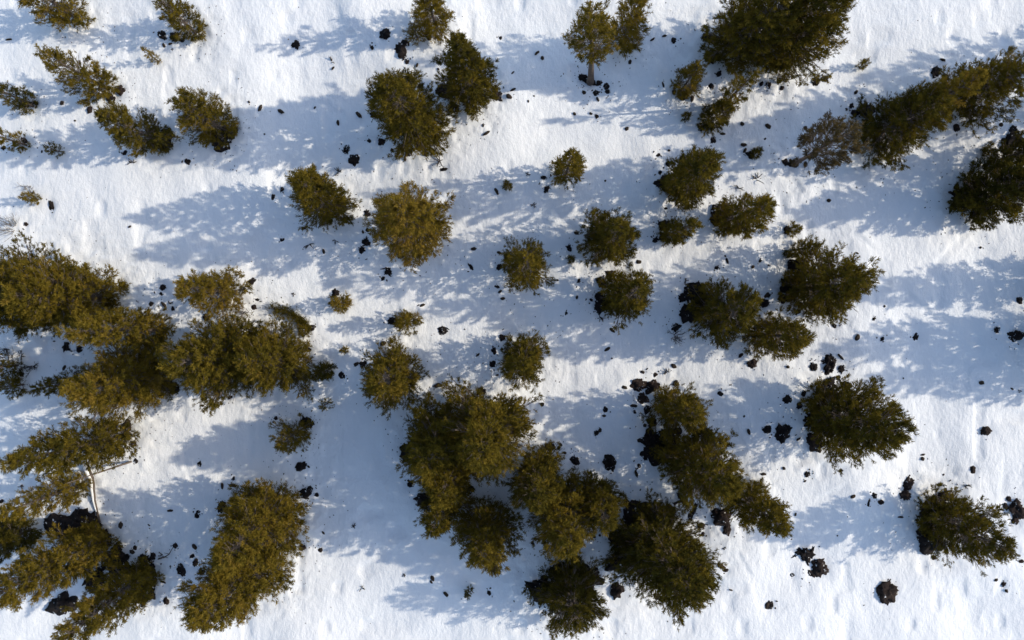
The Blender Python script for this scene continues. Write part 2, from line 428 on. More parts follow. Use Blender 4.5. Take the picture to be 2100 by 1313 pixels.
# ------------------------------------------------------------------ pine builder
def make_pine(name, seed, x, y, z0, h, R, t0=.04, p=2.0, d=1.0, lo=.20, ti=0.0, lean=(0, 0), thin=0, dry=False, b0=.62, gap=None):
    rng = np.random.RandomState(seed)
    root = empty(name, (x, y, z0))
    small = h < 1.5
    ts = 0.11 if small else min(0.19, 0.125 + 0.011 * h)
    R = R - .32 * ts          # shoot length
    zc0 = t0 * h
    ch = h - zc0

    def axis(z):
        u = z / h
        return np.array([lean[0] * u + wob[0] * math.sin(3 * u), lean[1] * u + wob[1] * math.sin(2.6 * u), z])
    wob = rng.uniform(-.05, .05, 2) * h * 0.25
    # trunk
    tb = Tubes()
    n = 9
    zz = np.linspace(-0.25, h * 0.97, n)
    r0 = 0.012 + 0.0155 * h
    tr = r0 * np.power(np.clip(1 - zz / (h * 1.02), 0.02, 1.1), 0.85)
    tr[0] *= 1.35
    tb.add([axis(max(q, 0)) + np.array([0, 0, min(q, 0)]) for q in zz], tr, 8)
    tb.build("trunk", M_BARK, root)
    # branches and shoots
    bt = Tubes()
    area = R * ch
    nb = int((22 + 22 * area) * (0.8 + 0.2 * d)) if not small else int(12 + 10 * d)
    ph = rng.rand(6) * 6.28
    P, A, S, T = [], [], [], []
    ga = 2.39996
    for i in range(nb):
        t = ((i + rng.rand()) / nb)
        t = t ** 1.15
        az = i * ga + rng.normal(0, .25)
        lob = 1 + lo * (math.sin(2 * az + ph[0] + 3 * t) * .6 + math.sin(3 * az + ph[1] - 5 * t) * .6 + .4 * math.sin(5 * az + ph[2] + 7 * t))
        L = R * float(prof(t, p, b0)) * rng.uniform(.78, 1.12) * lob
        if rng.rand() < .16: L *= rng.uniform(.5, .8)
        if rng.rand() < .08: L *= 1.18
        L = max(L, ts * .7)
        if gap is not None and t < .8 and math.cos(az - math.radians(gap)) > math.cos(math.radians(62)):
            if rng.rand() < .9: L *= .25
        e0 = math.radians(6 + 42 * t)
        out = np.array([math.cos(az), math.sin(az), 0])
        zt = zc0 + t * ch + rng.normal(0, .02) * ch
        rise = L * math.tan(e0) * .7 + .12 * L
        za = max(0.04 * h, zt - rise)
        rise = zt - za
        a0 = axis(za)
        ss = np.array([0, .35, .7, 1.0])
        crv = rng.normal(0, .10)
        side = np.array([-out[1], out[0], 0])
        pts = a0 + out * (L * ss)[:, None] + side * (crv * L * ss ** 2)[:, None]
        pts[:, 2] += rise * ss ** 1.5
        br = 0.006 + 0.011 * L * (1 - 0.35 * thin)
        bt.add(pts, br * np.array([1, .75, .5, .2]), 4)
        m = int(round((L / (ts * .36) * 1.55 + 2.5) * d * (1.25 if t > .5 else 1.0)))
        s = (.22 + .80 * np.power(rng.rand(m), .75)) if not thin or small else (.55 + .46 * np.power(rng.rand(m), .7))
        if not small and rng.rand() < .05: s = s[:2]; m = len(s)      # a bare branch now and then
        spread = (.30 * L * (1.10 - s) + .03 + .16 * ts)
        lat = rng.uniform(-1, 1, m) * spread
        up = rng.normal(0, .22, m) * ts + .08 * ts
        cpos = a0 + out * (L * s)[:, None] + side * (crv * L * s ** 2 + lat)[:, None]
        cpos[:, 2] += rise * np.power(s, 1.5) + up
        ax = out * .75 + np.array([0, 0, 1.0]) * (.30 + .55 * t + .25 * rng.rand(m))[:, None] + side * (np.sign(lat) * .55 * np.clip(np.abs(lat) / (spread + 1e-6), 0, 1))[:, None] + rng.normal(0, .28, (m, 3))
        ax /= np.linalg.norm(ax, axis=1)[:, None]
        P.append(cpos); A.append(ax); S.append(ts * rng.uniform(.7, 1.2, m))
        T.append(.36 + .22 * (s - .6) + rng.normal(0, .15) + rng.normal(0, .09, m))
        # twigs that carry some of the shoots
        if not small:
            for q in range(0, m, 2 if thin else 4):
                sb = max(0.05, s[q] - .16)
                q0 = a0 + out * L * sb + side * (crv * L * sb ** 2)
                q0[2] += rise * sb ** 1.5
                bt.add([q0, cpos[q]], [.009, .004], 3)
    # leader
    k = 5 if small else 9
    top = np.array([axis(h - q * ts * .35) for q in range(k)])
    ang = rng.rand(k) * 6.28
    ax = np.stack([np.cos(ang) * .45, np.sin(ang) * .45, np.ones(k)], 1)
    ax /= np.linalg.norm(ax, axis=1)[:, None]
    P.append(top); A.append(ax); S.append(np.full(k, ts)); T.append(np.full(k, .5))
    P = np.concatenate(P); A = np.concatenate(A); S = np.concatenate(S); T = np.concatenate(T)
    P[:, 2] = np.maximum(P[:, 2], .06)
    if not small:                                     # gaps between the clumps of foliage
        kv = rng.normal(0, 1, (7, 3)); kv *= (rng.uniform(5.5, 11, 7) / np.linalg.norm(kv, axis=1))[:, None]
        cl = np.sin(P @ kv.T + rng.rand(7) * 6.28).sum(1)
        keep = cl > np.quantile(cl, .21)
        keep[-k:] = True
        T = T + .035 * cl
        P, A, S, T = P[keep], A[keep], S[keep], T[keep]
    bt.build("branches", M_TWIG, root)
    # needles: each shoot is a bottle brush of narrow blades
    N = len(P)
    K = 16
    u = rng.rand(N, K)
    ref = rng.normal(0, 1, (N, 3))
    e1 = np.cross(A, ref); e1 /= np.linalg.norm(e1, axis=1)[:, None] + 1e-9
    e2 = np.cross(A, e1)
    th = rng.rand(N, K) * 6.283
    rad = np.cos(th)[..., None] * e1[:, None] + np.sin(th)[..., None] * e2[:, None]
    fwd = rng.uniform(.45, 1.0, (N, K))[..., None]
    dr = A[:, None] * fwd + rad * .75
    dr /= np.linalg.norm(dr, axis=2)[..., None]
    b = P[:, None] + A[:, None] * (u * S[:, None])[..., None] * .9
    nl = (S[:, None] * rng.uniform(.40, .62, (N, K)))[..., None]
    wv = np.cross(dr, rad + rng.normal(0, .5, (N, K, 3)))
    wv /= np.linalg.norm(wv, axis=2)[..., None] + 1e-9
    hw = (S[:, None] * .054)[..., None]
    V = np.stack([b - wv * hw, b + wv * hw, b + dr * nl + wv * hw * .35, b + dr * nl - wv * hw * .35], axis=2).reshape(-1, 3)
    V[:, 2] = np.maximum(V[:, 2], .02)
    Fq = np.arange(N * K * 4).reshape(-1, 4)
    tint = np.clip(T + ti, 0, 1)  # ti also puts shaded-side darkness and sunlit gold into the needle colour
    fmat = M_DRY if dry else M_NEEDLE
    tint = np.repeat(tint, K * 4)
    mesh_obj("crown", V, Fq, fmat, root, tint)
    return root


NTREE = []          # x, y, R, h, nick
seed = 100
tree_specs = []
for nick, cx, cy, w, h, op, label in TREES:
    op = dict(op)
    t0 = op.get('t0', .04); p = op.get('p', 2.0)
    x, y, R = solve_tree(cx, cy, w, h, t0, p)
    base = op.pop('base', None)
    lean = (0, 0)
    if base:
        bx, by = g(*base)
        X, Y = g(cx, cy)
        kk = (H - .72 * h) / H
        lean = ((X * kk - bx) * 1.2, (Y * kk - by) * 1.2)
        x, y = bx, by
    tree_specs.append((nick, x, y, R, h, op, lean, label, cx, cy, w))

# ------------------------------------------------------------------ survey of the rocks
# one tile of the photo per entry: origin px, then (x, y, r) in enlarged tile pixels (3.861 per photo px); r > 0 black lava,
# letter after r: b brown, s spiky, l long, d dead twigs
Z = 3.861
TILES = {
 (0, 60): "290,590,22 262,585,11 65,80,12 720,640,30b 500,590,12 1000,980,20 1055,1060,20d 1485,1050,28 965,485,45b 885,560,45 1300,130,12 1350,118,11 1285,50,40 1440,85,25 1380,60,42 1335,830,46 1240,940,50 1860,790,38 2060,625,15 1975,580,9 220,600,30 195,880,32 30,940,20 605,730,6 345,975,6",
 (520, 60): "330,112,35 610,250,20d 620,298,9 1045,45,45 1165,165,60 1215,255,22b 940,150,18 1295,290,10 1375,60,35 50,625,18 210,645,12 470,605,9 822,662,14 655,725,14 905,870,20 720,935,38s 780,1025,42 1000,880,38 1090,948,18b 1140,975,18b 1235,970,35b 1195,1020,15b 1360,985,25b 1470,1040,35d 1515,1110,20l 1845,833,15 1820,770,8 1925,535,45 2020,540,15l 2055,485,12 935,660,25 930,570,22 1955,60,16 1465,325,8 215,1262,20 1500,470,50 1590,630,45 660,1120,22d 85,830,6 1210,110,30",
 (1040, 60): "280,228,12 237,185,12l 45,348,8 20,545,14 213,530,6 168,575,8 535,665,11b 665,665,11b 712,687,16b 978,248,12 1325,75,24 1250,45,10 1155,75,10 1240,435,12 600,370,44s 675,405,35 735,415,25 790,445,28 800,490,22 705,500,28 610,495,14 720,550,14l 1600,60,50 1620,210,50 1685,340,25 1625,440,28 1965,325,16 2020,425,20 2080,435,24b 1325,490,25 1400,510,48 1470,545,15 1545,765,38 1640,870,26 1715,822,10 1870,745,14 950,785,12 1880,910,15 1890,955,14 1935,990,32 1285,955,9 1200,992,19 1400,1030,38s 1280,1060,26 1215,1130,20 1225,1210,60b 285,1175,20 315,1260,34s 345,1160,8 165,1150,12d 1985,1180,35d 1840,1255,25d 2075,765,15l 780,1195,8",
 (1560, 60): "95,440,40b 180,455,20b 445,405,38 1395,330,50 1445,240,12 735,595,22s 770,490,10 770,650,36 75,765,22 360,778,14 205,1045,34 285,1060,40 365,1065,14l 1890,762,13 1930,940,34 1780,1080,28s 1555,1240,12 1515,1290,10 1015,1015,25 1550,780,35b 40,865,8 1475,370,34 520,385,30 220,398,30d",
 (0, 370): "425,205,30l 985,832,30 1300,850,28 1285,900,18 1215,980,14 1310,985,14 1375,1015,18 1990,800,32 2035,945,16 220,350,20b 1045,372,8 1630,1080,34b 2010,1000,25b 1355,972,10 260,110,22d",
 (520, 370): "148,132,20 215,65,18 885,255,32s 390,378,10 217,470,18 430,500,28d 640,470,18d 545,560,12 720,310,28 860,405,12 895,390,20 890,490,38s 850,550,32s 1160,600,30b 1055,720,42s 1018,778,20 1740,540,14l 1720,685,20l 1945,570,12 2010,610,36 1945,685,24 1928,840,18b 1952,880,13 1972,935,11 640,895,34 1100,1115,44 450,1170,34 1300,990,6 1333,988,12 1970,1245,36s 1500,1190,46s 1085,1275,20b 1020,1295,15 30,945,16b 1925,92,15 310,905,10d 1670,1180,6",
 (1040, 370): "210,195,14d 1258,222,16 800,270,24 1175,470,28s 1245,350,42 1240,440,40 490,535,28s 550,415,14 1660,690,26s 1740,630,18l 2000,640,16 1940,685,12 1045,645,14 570,795,20b 400,790,9 1415,800,16d 555,925,12 670,945,16 470,1055,18s 735,1045,25 745,1090,20d 838,1188,14 1345,1165,38 1390,925,38 1660,260,52b 2070,910,20 2040,970,38 740,930,50 830,740,40b 750,800,38b",
 (1560, 370): "540,160,11 1510,240,16 215,390,38 195,580,16b 50,910,14 890,1098,16b 585,1155,20 975,998,7 755,1242,14 960,1255,20 1235,1240,30s 1865,1185,30s 2010,1230,56 2050,955,32 755,580,6 1755,530,8 1670,390,12d 1305,215,6 60,672,8 200,780,60 300,1040,22 330,690,40",
 (0, 640): "540,275,45s 645,295,28s 280,430,25d 1600,690,25s 1805,680,22 1595,745,8 1600,790,6 1690,770,6 1565,1210,20 1075,1180,20 1340,430,30 1375,610,42 195,490,20 530,440,12 200,345,25d 1050,1050,30b 90,290,26d 1000,900,45b",
 (520, 640): "860,415,28 808,415,11l 1458,583,15 1775,340,12 1890,415,28 1905,310,28 1530,570,5 165,845,18b 415,880,52 365,1230,42 427,1232,8 1290,690,22d 690,500,30 430,300,27 1175,1085,28 1930,500,9 1800,640,42b",
 (1040, 640): "1080,478,20b 1182,500,18b 1330,432,12b 1278,480,18d 933,600,13b 800,295,12 835,370,6 1855,345,20b 1950,410,44b 1700,650,20 1880,828,6 1915,950,14 2060,930,35 278,735,14 780,775,22 770,825,12 710,962,25 740,940,10 425,1055,14b 410,1083,18 340,1070,42b 458,1120,13 820,1205,66 1055,1228,18 1030,1290,14 1005,745,14 1012,795,18 1100,905,12 1040,580,58b 1160,590,58b 1080,690,52b 1115,780,34b 1150,880,44 1350,570,32b 540,1185,38 1150,1040,88 1580,990,60 1775,580,6",
 (1560, 640): "415,438,36 545,420,66 640,450,36 530,350,16 628,355,14 610,520,20s 460,560,18 335,645,24 200,695,36 300,740,32s 165,950,72 60,930,36l 292,1003,11 1790,940,38b 1298,1135,10 1295,1168,13 1688,1245,30b 180,1237,12 365,1280,28s 628,1253,16 1742,560,12 1130,525,6 1985,608,8 210,435,10 540,570,56 360,800,62 680,580,42 2050,630,10d",
 (0, 920): "1350,490,13 1570,500,18 1560,535,20 960,605,14 1183,605,7 1070,785,20b 1050,815,12 1750,300,15 1835,245,18s 1832,300,15 1830,405,20s 1750,470,46 1130,870,40 1210,850,24 1195,880,28 805,945,26 690,940,44 925,910,46 1210,960,52 710,1045,40 1440,960,46 1605,965,32b 1555,895,32b 1525,850,20 1390,770,24b 1330,1200,30b 1298,1050,12 600,530,62 750,610,52 430,590,44 90,630,42 640,470,22d 10,420,20 180,300,12d 1545,775,14 1290,840,22d 1000,1000,70",
 (520, 920): "440,328,28 490,375,20 400,370,46 370,598,22 550,672,8 385,785,30b 525,808,22b 855,1105,14d 1420,1018,12 1525,1145,14s 1865,1138,20 1240,280,34s 1335,380,40 1710,330,38 795,610,12d 1410,1048,7 1190,1000,8d",
 (1040, 920): "690,695,18s 732,685,8 200,740,9 1040,490,62b 1160,510,52b 1290,490,48b 1455,550,28 1545,625,36b 1560,690,20b 1700,540,82b 1740,650,42b 1385,400,32l 1490,480,30l 825,710,32 860,950,62 870,1130,72b 1700,935,15b 1735,968,22b 1775,1125,10 220,1045,14 185,1100,26 400,910,25d 320,968,9 2025,200,14s 1715,790,10d 1200,1180,36b 2065,1250,14b",
 (1560, 920): "1185,290,56b 1160,375,52b 895,370,22 850,425,17l 950,425,22 720,375,10 1125,552,11 1630,300,20d 365,845,76s 480,960,66b 425,1005,36b 265,1015,18 1015,1150,88b 1950,1085,20b 1970,1140,9 1880,1050,9 1460,295,14d 1980,405,25b 1955,465,32 2040,500,62b 2030,580,32b 80,1250,30 133,1215,8 1515,260,6 1470,215,6 280,525,7 615,695,6 1500,385,58b 1400,880,22b 348,258,6 2080,900,22b",
}
ROCKS, TWIGS, CRUMBS = [], [], []
for (ox, oy), s in TILES.items():
    for e in s.split():
        a, b_, c = e.split(',')
        kind = ''
        if c[-1].isalpha():
            kind = c[-1]; c = c[:-1]
        px, py, r = ox + float(a) / Z, oy + float(b_) / Z, float(c) / Z
        rec = (px, py, r, kind)
        if any(math.hypot(px - q[0], py - q[1]) < 0.6 * max(r, q[2]) for q in ROCKS + TWIGS):
            continue
        if kind == 'd': TWIGS.append(rec)
        elif r < 2.75: CRUMBS.append(rec)
        else: ROCKS.append(rec)

# lava outcrops on which the bigger pines stand (px, r)
for px, py, r, kind in [(322, 286, 27, ''), (452, 284, 30, ''), (1672, 862, 32, ''), (1697, 806, 24, ''), (1668, 905, 22, 'b'), (1925, 1062, 40, 'b'), (1912, 1112, 28, ''),
        (168, 1086, 42, ''), (196, 1106, 28, ''), (122, 1078, 28, ''), (240, 1152, 32, ''), (300, 1182, 30, ''), (268, 1176, 24, ''), (300, 1216, 26, ''), (196, 1192, 24, ''), (128, 1238, 28, ''), (2090, 1046, 20, 'b'), (1308, 1066, 36, 'b'), (1345, 1052, 28, 'b'),
        (1288, 1112, 36, ''), (1272, 1152, 28, ''), (1112, 1212, 26, ''), (1150, 1180, 30, ''), (1200, 1182, 28, ''), (1348, 932, 28, ''), (1378, 906, 25, ''), (1448, 902, 25, ''),
        (1416, 640, 28, ''), (1430, 604, 24, ''), (1622, 592, 32, ''), (1640, 548, 20, ''), (1362, 376, 20, ''), (1480, 440, 24, 'b'), (1236, 626, 20, ''), (852, 922, 28, ''), (868, 1022, 17, ''), (906, 856, 20, 'b'),
        (2075, 290, 26, ''), (1985, 410, 28, ''), (910, 190, 16, ''), (1780, 225, 18, ''), (15, 1085, 26, ''), (340, 790, 16, '')]:
    ROCKS = [q for q in ROCKS if math.hypot(px - q[0], py - q[1]) > .75 * r]
    ROCKS.append((px, py, r, kind))
ROCKS.sort(key=lambda q: -q[2])
CRUMBS += ROCKS[296:]
ROCKS = ROCKS[:296]

# ------------------------------------------------------------------ the snow sheet
def axis_coords(lo, hi, step, far):
    core = np.arange(lo, hi + step * .5, step)
    ext, s, v = [], step, hi
    while v < far:
        s *= 1.22; v += s; ext.append(v)
    ext = np.array(ext)
    return np.concatenate([(lo - (ext - hi))[::-1], core, ext])


gx = axis_coords(-23.5, 23.5, 0.068, 900)
gy = axis_coords(-15.0, 15.0, 0.068, 900)
GX, GY = np.meshgrid(gx, gy, indexing='ij')
GZ = base_h(GX, GY)


def dent(x, y, rad, depth, rim=0.0):
    """melt hollow round a trunk or a rock, with a soft rim"""
    i0, i1 = np.searchsorted(gx, [x - 3 * rad, x + 3 * rad])
    j0, j1 = np.searchsorted(gy, [y - 3 * rad, y + 3 * rad])
    if i1 <= i0 or j1 <= j0:
        return
    q = ((GX[i0:i1, j0:j1] - x) ** 2 + (GY[i0:i1, j0:j1] - y) ** 2) / rad ** 2
    GZ[i0:i1, j0:j1] += -depth * np.exp(-q) + rim * np.exp(-(np.sqrt(q) - 1.5) ** 2 * 4)


for nick, x, y, R, h, op, lean, label, cx, cy, w in tree_specs:
    if h > 1.5:
        dent(x, y, .6 * R, .03 + .012 * h, .012)
rough = np.zeros_like(GZ)
for nick, x, y, R, h, op, lean, label, cx, cy, w in tree_specs:
    if h > 1.5:
        rad = 1.5 * R
        i0, i1 = np.searchsorted(gx, [x - 2 * rad, x + 2 * rad]); j0, j1 = np.searchsorted(gy, [y - 2 * rad, y + 2 * rad])
        q = ((GX[i0:i1, j0:j1] - x) ** 2 + (GY[i0:i1, j0:j1] - y) ** 2) / rad ** 2
        rough[i0:i1, j0:j1] = np.maximum(rough[i0:i1, j0:j1], np.exp(-q * q))
GZ += rough * (.026 * _L[7](GX / .21, GY / .21) + .03 * _L[6](GX / .42, GY / .42))
for px, py, r, kd in ROCKS:
    x, y = g(px, py)
    rm = r * H / F
    dent(x, y, rm * 1.5, min(.05, .3 * rm), 0)
# the crease and the shallow tracks on the open snow at right
def crease(pts, wid, amp):
    P0 = np.array([g(*q) for q in pts])
    for a, b in zip(P0[:-1], P0[1:]):
        lo_ = np.minimum(a, b) - 4 * wid; hi_ = np.maximum(a, b) + 4 * wid
        i0, i1 = np.searchsorted(gx, [lo_[0], hi_[0]]); j0, j1 = np.searchsorted(gy, [lo_[1], hi_[1]])
        X = GX[i0:i1, j0:j1] - a[0]; Y = GY[i0:i1, j0:j1] - a[1]
        dv = b - a; L = np.hypot(*dv); dv = dv / L
        s = np.clip((X * dv[0] + Y * dv[1]) / L, 0, 1)
        q = -X * dv[1] + Y * dv[0]
        end = np.hypot(X - s * L * dv[0], Y - s * L * dv[1])
        GZ[i0:i1, j0:j1] += amp * np.exp(-(end / wid) ** 2) * np.sin(np.clip(q / wid, -3, 3) * 1.2)


crease([(1866, 604), (1900, 630), (1950, 672)], .16, .05)
crease([(1755, 478), (1790, 505)], .16, .04)
crease([(1520, 1140), (1545, 1180)], .14, .035)
crease([(1690, 1015), (1725, 995)], .14, .03)
crease([(368, 925), (374, 960), (385, 990)], .14, -.04)
crease([(445, 985), (452, 1010)], .14, -.035)
crease([(1890, 570), (1952, 500)], .22, .04)

nx, ny = GX.shape
idx = np.arange(nx * ny).reshape(nx, ny)
Q = np.stack([idx[:-1, :-1], idx[1:, :-1], idx[1:, 1:], idx[:-1, 1:]], -1).reshape(-1, 4)
ground = mesh_obj("snow_ground", np.stack([GX, GY, GZ], -1).reshape(-1, 3), Q, M_SNOW, smooth=True)
tag(ground, "sunlit snow field streaked by long blue tree shadows", "snow", kind="structure")


def ground_z(x, y):
    i = min(max(int(np.searchsorted(gx, x)), 1), nx - 1); j = min(max(int(np.searchsorted(gy, y)), 1), ny - 1)
    return float(GZ[i - 1:i + 1, j - 1:j + 1].mean())


# ------------------------------------------------------------------ trees
for k, (nick, x, y, R, h, op, lean, label, cx, cy, w) in enumerate(tree_specs):
    rr = random.Random(k * 7 + 3)
    name = "pine_tree" if h > 2.3 else ("pine_sapling" if h > 1.05 else "pine_seedling")
    if 'bush' in label or 'shrub' in label: name = "pine_bush"
    if lean == (0, 0):
        lean = (rr.uniform(-.04, .04) * h, rr.uniform(-.04, .04) * h)
    o = make_pine(name, 1000 + k, x, y, ground_z(x, y) - .02, h, R, lean=lean, **op)
    grp = {"pine_tree": "pine trees on the snow slope", "pine_sapling": "pine saplings in the snow", "pine_seedling": "tiny pine seedlings in the snow", "pine_bush": "low bushes in the snow"}[name]
    tag(o, label, "bush" if name == "pine_bush" else "tree", grp)

# ------------------------------------------------------------------ rocks
_ico = {}


def ico(sub):
    if sub in _ico:
        return _ico[sub]
    f = (1 + 5 ** .5) / 2
    V = [(-1, f, 0), (1, f, 0), (-1, -f, 0), (1, -f, 0), (0, -1, f), (0, 1, f), (0, -1, -f), (0, 1, -f), (f, 0, -1), (f, 0, 1), (-f, 0, -1), (-f, 0, 1)]
    T = [(0, 11, 5), (0, 5, 1), (0, 1, 7), (0, 7, 10), (0, 10, 11), (1, 5, 9), (5, 11, 4), (11, 10, 2), (10, 7, 6), (7, 1, 8), (3, 9, 4), (3, 4, 2), (3, 2, 6), (3, 6, 8), (3, 8, 9), (4, 9, 5), (2, 4, 11), (6, 2, 10), (8, 6, 7), (9, 8, 1)]
    V = [tuple(c / math.sqrt(1 + f * f) for c in v) for v in V]
    for _ in range(sub):
        mid = {}; T2 = []

        def mm(a, b):
            key = (min(a, b), max(a, b))
            if key not in mid:
                p = Vector(V[a]) + Vector(V[b]); p.normalize(); V.append(tuple(p)); mid[key] = len(V) - 1
            return mid[key]
        for a, b, c in T:
            ab, bc, ca = mm(a, b), mm(b, c), mm(c, a)
            T2 += [(a, ab, ca), (b, bc, ab), (c, ca, bc), (ab, bc, ca)]
        T = T2
    _ico[sub] = (np.array(V), np.array(T))
    return _ico[sub]


def rock_geo(rnd, rm, kind):
    """craggy lava lump of radius rm, flattened, bottom sunk into the snow"""
    lumps = 1 + (rm > .12) + (rm > .2) * rnd.randint(0, 2) + (kind == 's') * 2
    VV, TT, n = [], [], 0
    for q in range(lumps):
        sub = 3 if rm > .1 else 2
        V, T = ico(sub)
        off = Vector((rnd.uniform(-50, 50), rnd.uniform(-50, 50), rnd.uniform(-50, 50)))
        amp = .62 if kind == 's' else .42
        s = np.empty(len(V))
        for i, v in enumerate(V):
            pv = Vector(v)
            cell = mnoise.voronoi(pv * 1.6 + off)[0]
            s[i] = 1 + amp * (mnoise.fractal(pv * 1.5 + off, 0.6, 2.2, 5) * 1.15 + .28 * (cell[1] - cell[0]) - .15)
        W = V * s[:, None]
        a = rnd.uniform(0, 6.28)
        el = (2.3, .62) if kind == 'l' else ((1.5, .5) if kind == 's' and q else (rnd.uniform(.95, 1.3), rnd.uniform(.65, .95)))
        zs = rnd.uniform(.42, .62)
        k = rm * (1.0 if q == 0 else rnd.uniform(.45, .7))
        if kind == 's': k *= .85
        W = W * np.array([el[0] * k * .92, el[1] * k, zs * k])
        ca, sa = math.cos(a), math.sin(a)
        W = np.stack([W[:, 0] * ca - W[:, 1] * sa, W[:, 0] * sa + W[:, 1] * ca, W[:, 2]], 1)
        if q:
            b = rnd.uniform(0, 6.28)
            W += np.array([math.cos(b), math.sin(b), 0]) * rm * rnd.uniform(.5, .8)
            W[:, 2] -= .1 * rm
        VV.append(W); TT.append(T + n); n += len(W)
    return np.concatenate(VV), np.concatenate(TT)


# words that place a rock beside a named neighbour
land = [(cx, cy, w, nick) for nick, x, y, R, h, op, lean, label, cx, cy, w in tree_specs if not nick.startswith("unseen") and h > .85]


def where(px, py):
    best = min(land, key=lambda t: math.hypot(px - t[0], py - t[1]) - t[2])
    d = math.hypot(px - best[0], py - best[1]) / best[2]
    a = math.degrees(math.atan2(best[1] - py, px - best[0])) % 360
    dirs = ["right of", "above right of", "above", "above left of", "left of", "below left of", "below", "below right of"]
    dd = dirs[int((a + 22.5) // 45) % 8]
    return ("at the foot of, " if False else "") + dd + " the " + best[3], d


def rock_label(rec):
    px, py, r, kd = rec
    size = "tiny" if r < 4.2 else "small" if r < 7 else "medium" if r < 11 else "large" if r < 16 else "huge"
    shape = {'s': "spiky", 'l': "long thin"}.get(kd, "")
    col = "brown" if kd == 'b' else "black"
    w, d = where(px, py)
    return " ".join(x for x in (size, shape, col, "lava rock", w) if x), d


rl = [rock_label(r) for r in ROCKS]
from collections import defaultdict
dup = defaultdict(list)
for i, (l, d) in enumerate(rl):
    dup[l].append((d, i))
final = {}
ordw = ["nearest", "second nearest", "third nearest", "fourth nearest", "fifth nearest", "sixth nearest"]
for l, lst in dup.items():
    if len(lst) == 1:
        final[lst[0][1]] = l
    else:
        for q, (d, i) in enumerate(sorted(lst)):
            final[i] = ordw[min(q, 5)] + " " + l
for i, (px, py, r, kd) in enumerate(ROCKS):
    rnd = random.Random(5000 + i)
    x, y = g(px, py)
    rm = r * H / F
    V, T = rock_geo(rnd, rm, kd)
    o = mesh_obj("lava_rock", V, T, M_ROCKB if kd == 'b' else M_ROCK)
    o.location = (x, y, ground_z(x, y) - .04 * rm)
    tag(o, final[i], "rock", "lava rocks in the snow")

# crumbs and needle litter nobody could count: one object
rng = np.random.RandomState(77)
pts = []
for px, py, r, kd in CRUMBS:
    x, y = g(px, py); pts.append((x, y, r * H / F * 1.1))
for nick, x, y, R, h, op, lean, label, cx, cy, w in tree_specs:
    if h < 2.3 or abs(x) > 23 or abs(y) > 14.5: continue
    for _ in range(int(70 * R)):
        a = rng.rand() * 6.28; q = R * rng.uniform(.5, 1.7)
        pts.append((x + q * math.cos(a), y + q * math.sin(a), rng.uniform(.005, .02)))
for px, py, r, kd in ROCKS:
    x, y = g(px, py); rm = r * H / F
    for _ in range(rng.randint(1, 5)):
        a = rng.rand() * 6.28; q = rm * rng.uniform(1.1, 2.6)
        pts.append((x + q * math.cos(a), y + q * math.sin(a), rng.uniform(.008, .03)))
for _ in range(260):
    pts.append((rng.uniform(-22, 22), rng.uniform(-14, 14), rng.uniform(.006, .018)))
V0, T0 = ico(1)
VV, TT = [], []
for i, (x, y, r) in enumerate(pts):
    W = V0 * (r * (1 + .5 * rng.rand(len(V0), 1))) * np.array([rng.uniform(.8, 1.7), rng.uniform(.5, 1), .6])
    a = rng.rand() * 6.28
    W = np.stack([W[:, 0] * math.cos(a) - W[:, 1] * math.sin(a), W[:, 0] * math.sin(a) + W[:, 1] * math.cos(a), W[:, 2]], 1)
    VV.append(W + np.array([x, y, ground_z(x, y) + .2 * r])); TT.append(T0 + i * len(V0))
lit = mesh_obj("stone_crumbs", np.concatenate(VV), np.concatenate(TT), M_LITTER)
tag(lit, "scattered dark stone crumbs and needle litter on the snow", "litter", kind="stuff")

# ------------------------------------------------------------------ dead twigs poking out of the snow
tl = defaultdict(int)
for i, (px, py, r, kd) in enumerate(TWIGS):
    rnd = random.Random(9000 + i)
    x, y = g(px, py); z = ground_z(x, y); rm = r * H / F
    tb = Tubes()
    for q in range(rnd.randint(5, 9)):
        a = rnd.uniform(0, 6.28); L = rm * rnd.uniform(1.0, 2.2); u = rnd.uniform(.25, .9)
        p0 = np.array([rnd.uniform(-.3, .3) * rm, rnd.uniform(-.3, .3) * rm, -.05])
        dv = np.array([math.cos(a), math.sin(a), 0])
        sd = np.array([-dv[1], dv[0], 0]) * rnd.uniform(-.4, .4)
        P3 = [p0, p0 + dv * L * .4 + sd * L * .2 + np.array([0, 0, .05 + u * L * .4]), p0 + dv * L * .8 + sd * L * .6 + np.array([0, 0, .05 + u * L * .6]), p0 + dv * L + sd * L + np.array([0, 0, .05 + u * L * .5])]
        tb.add(P3, [.022, .016, .011, .006], 4)
        for f in (.45, .75):
            b0 = np.array(P3[1]) * (1 - f) + np.array(P3[2]) * f
            tb.add([b0, b0 + (dv * .3 + sd * rnd.choice((-1.5, 1.5)) + np.array([0, 0, .2])) * L * .5], [.010, .005], 3)
    o = tb.build("dead_shrub", M_DEAD)
    o.location = (x, y, z)
    w, d = where(px, py)
    l = "bare dark twigs of a dead shrub " + w
    tl[l] += 1
    if tl[l] > 1: l = ["", "", "second clump of ", "third clump of ", "fourth clump of "][tl[l]] + l
    tag(o, l, "dead shrub", "dead shrubs poking out of the snow")


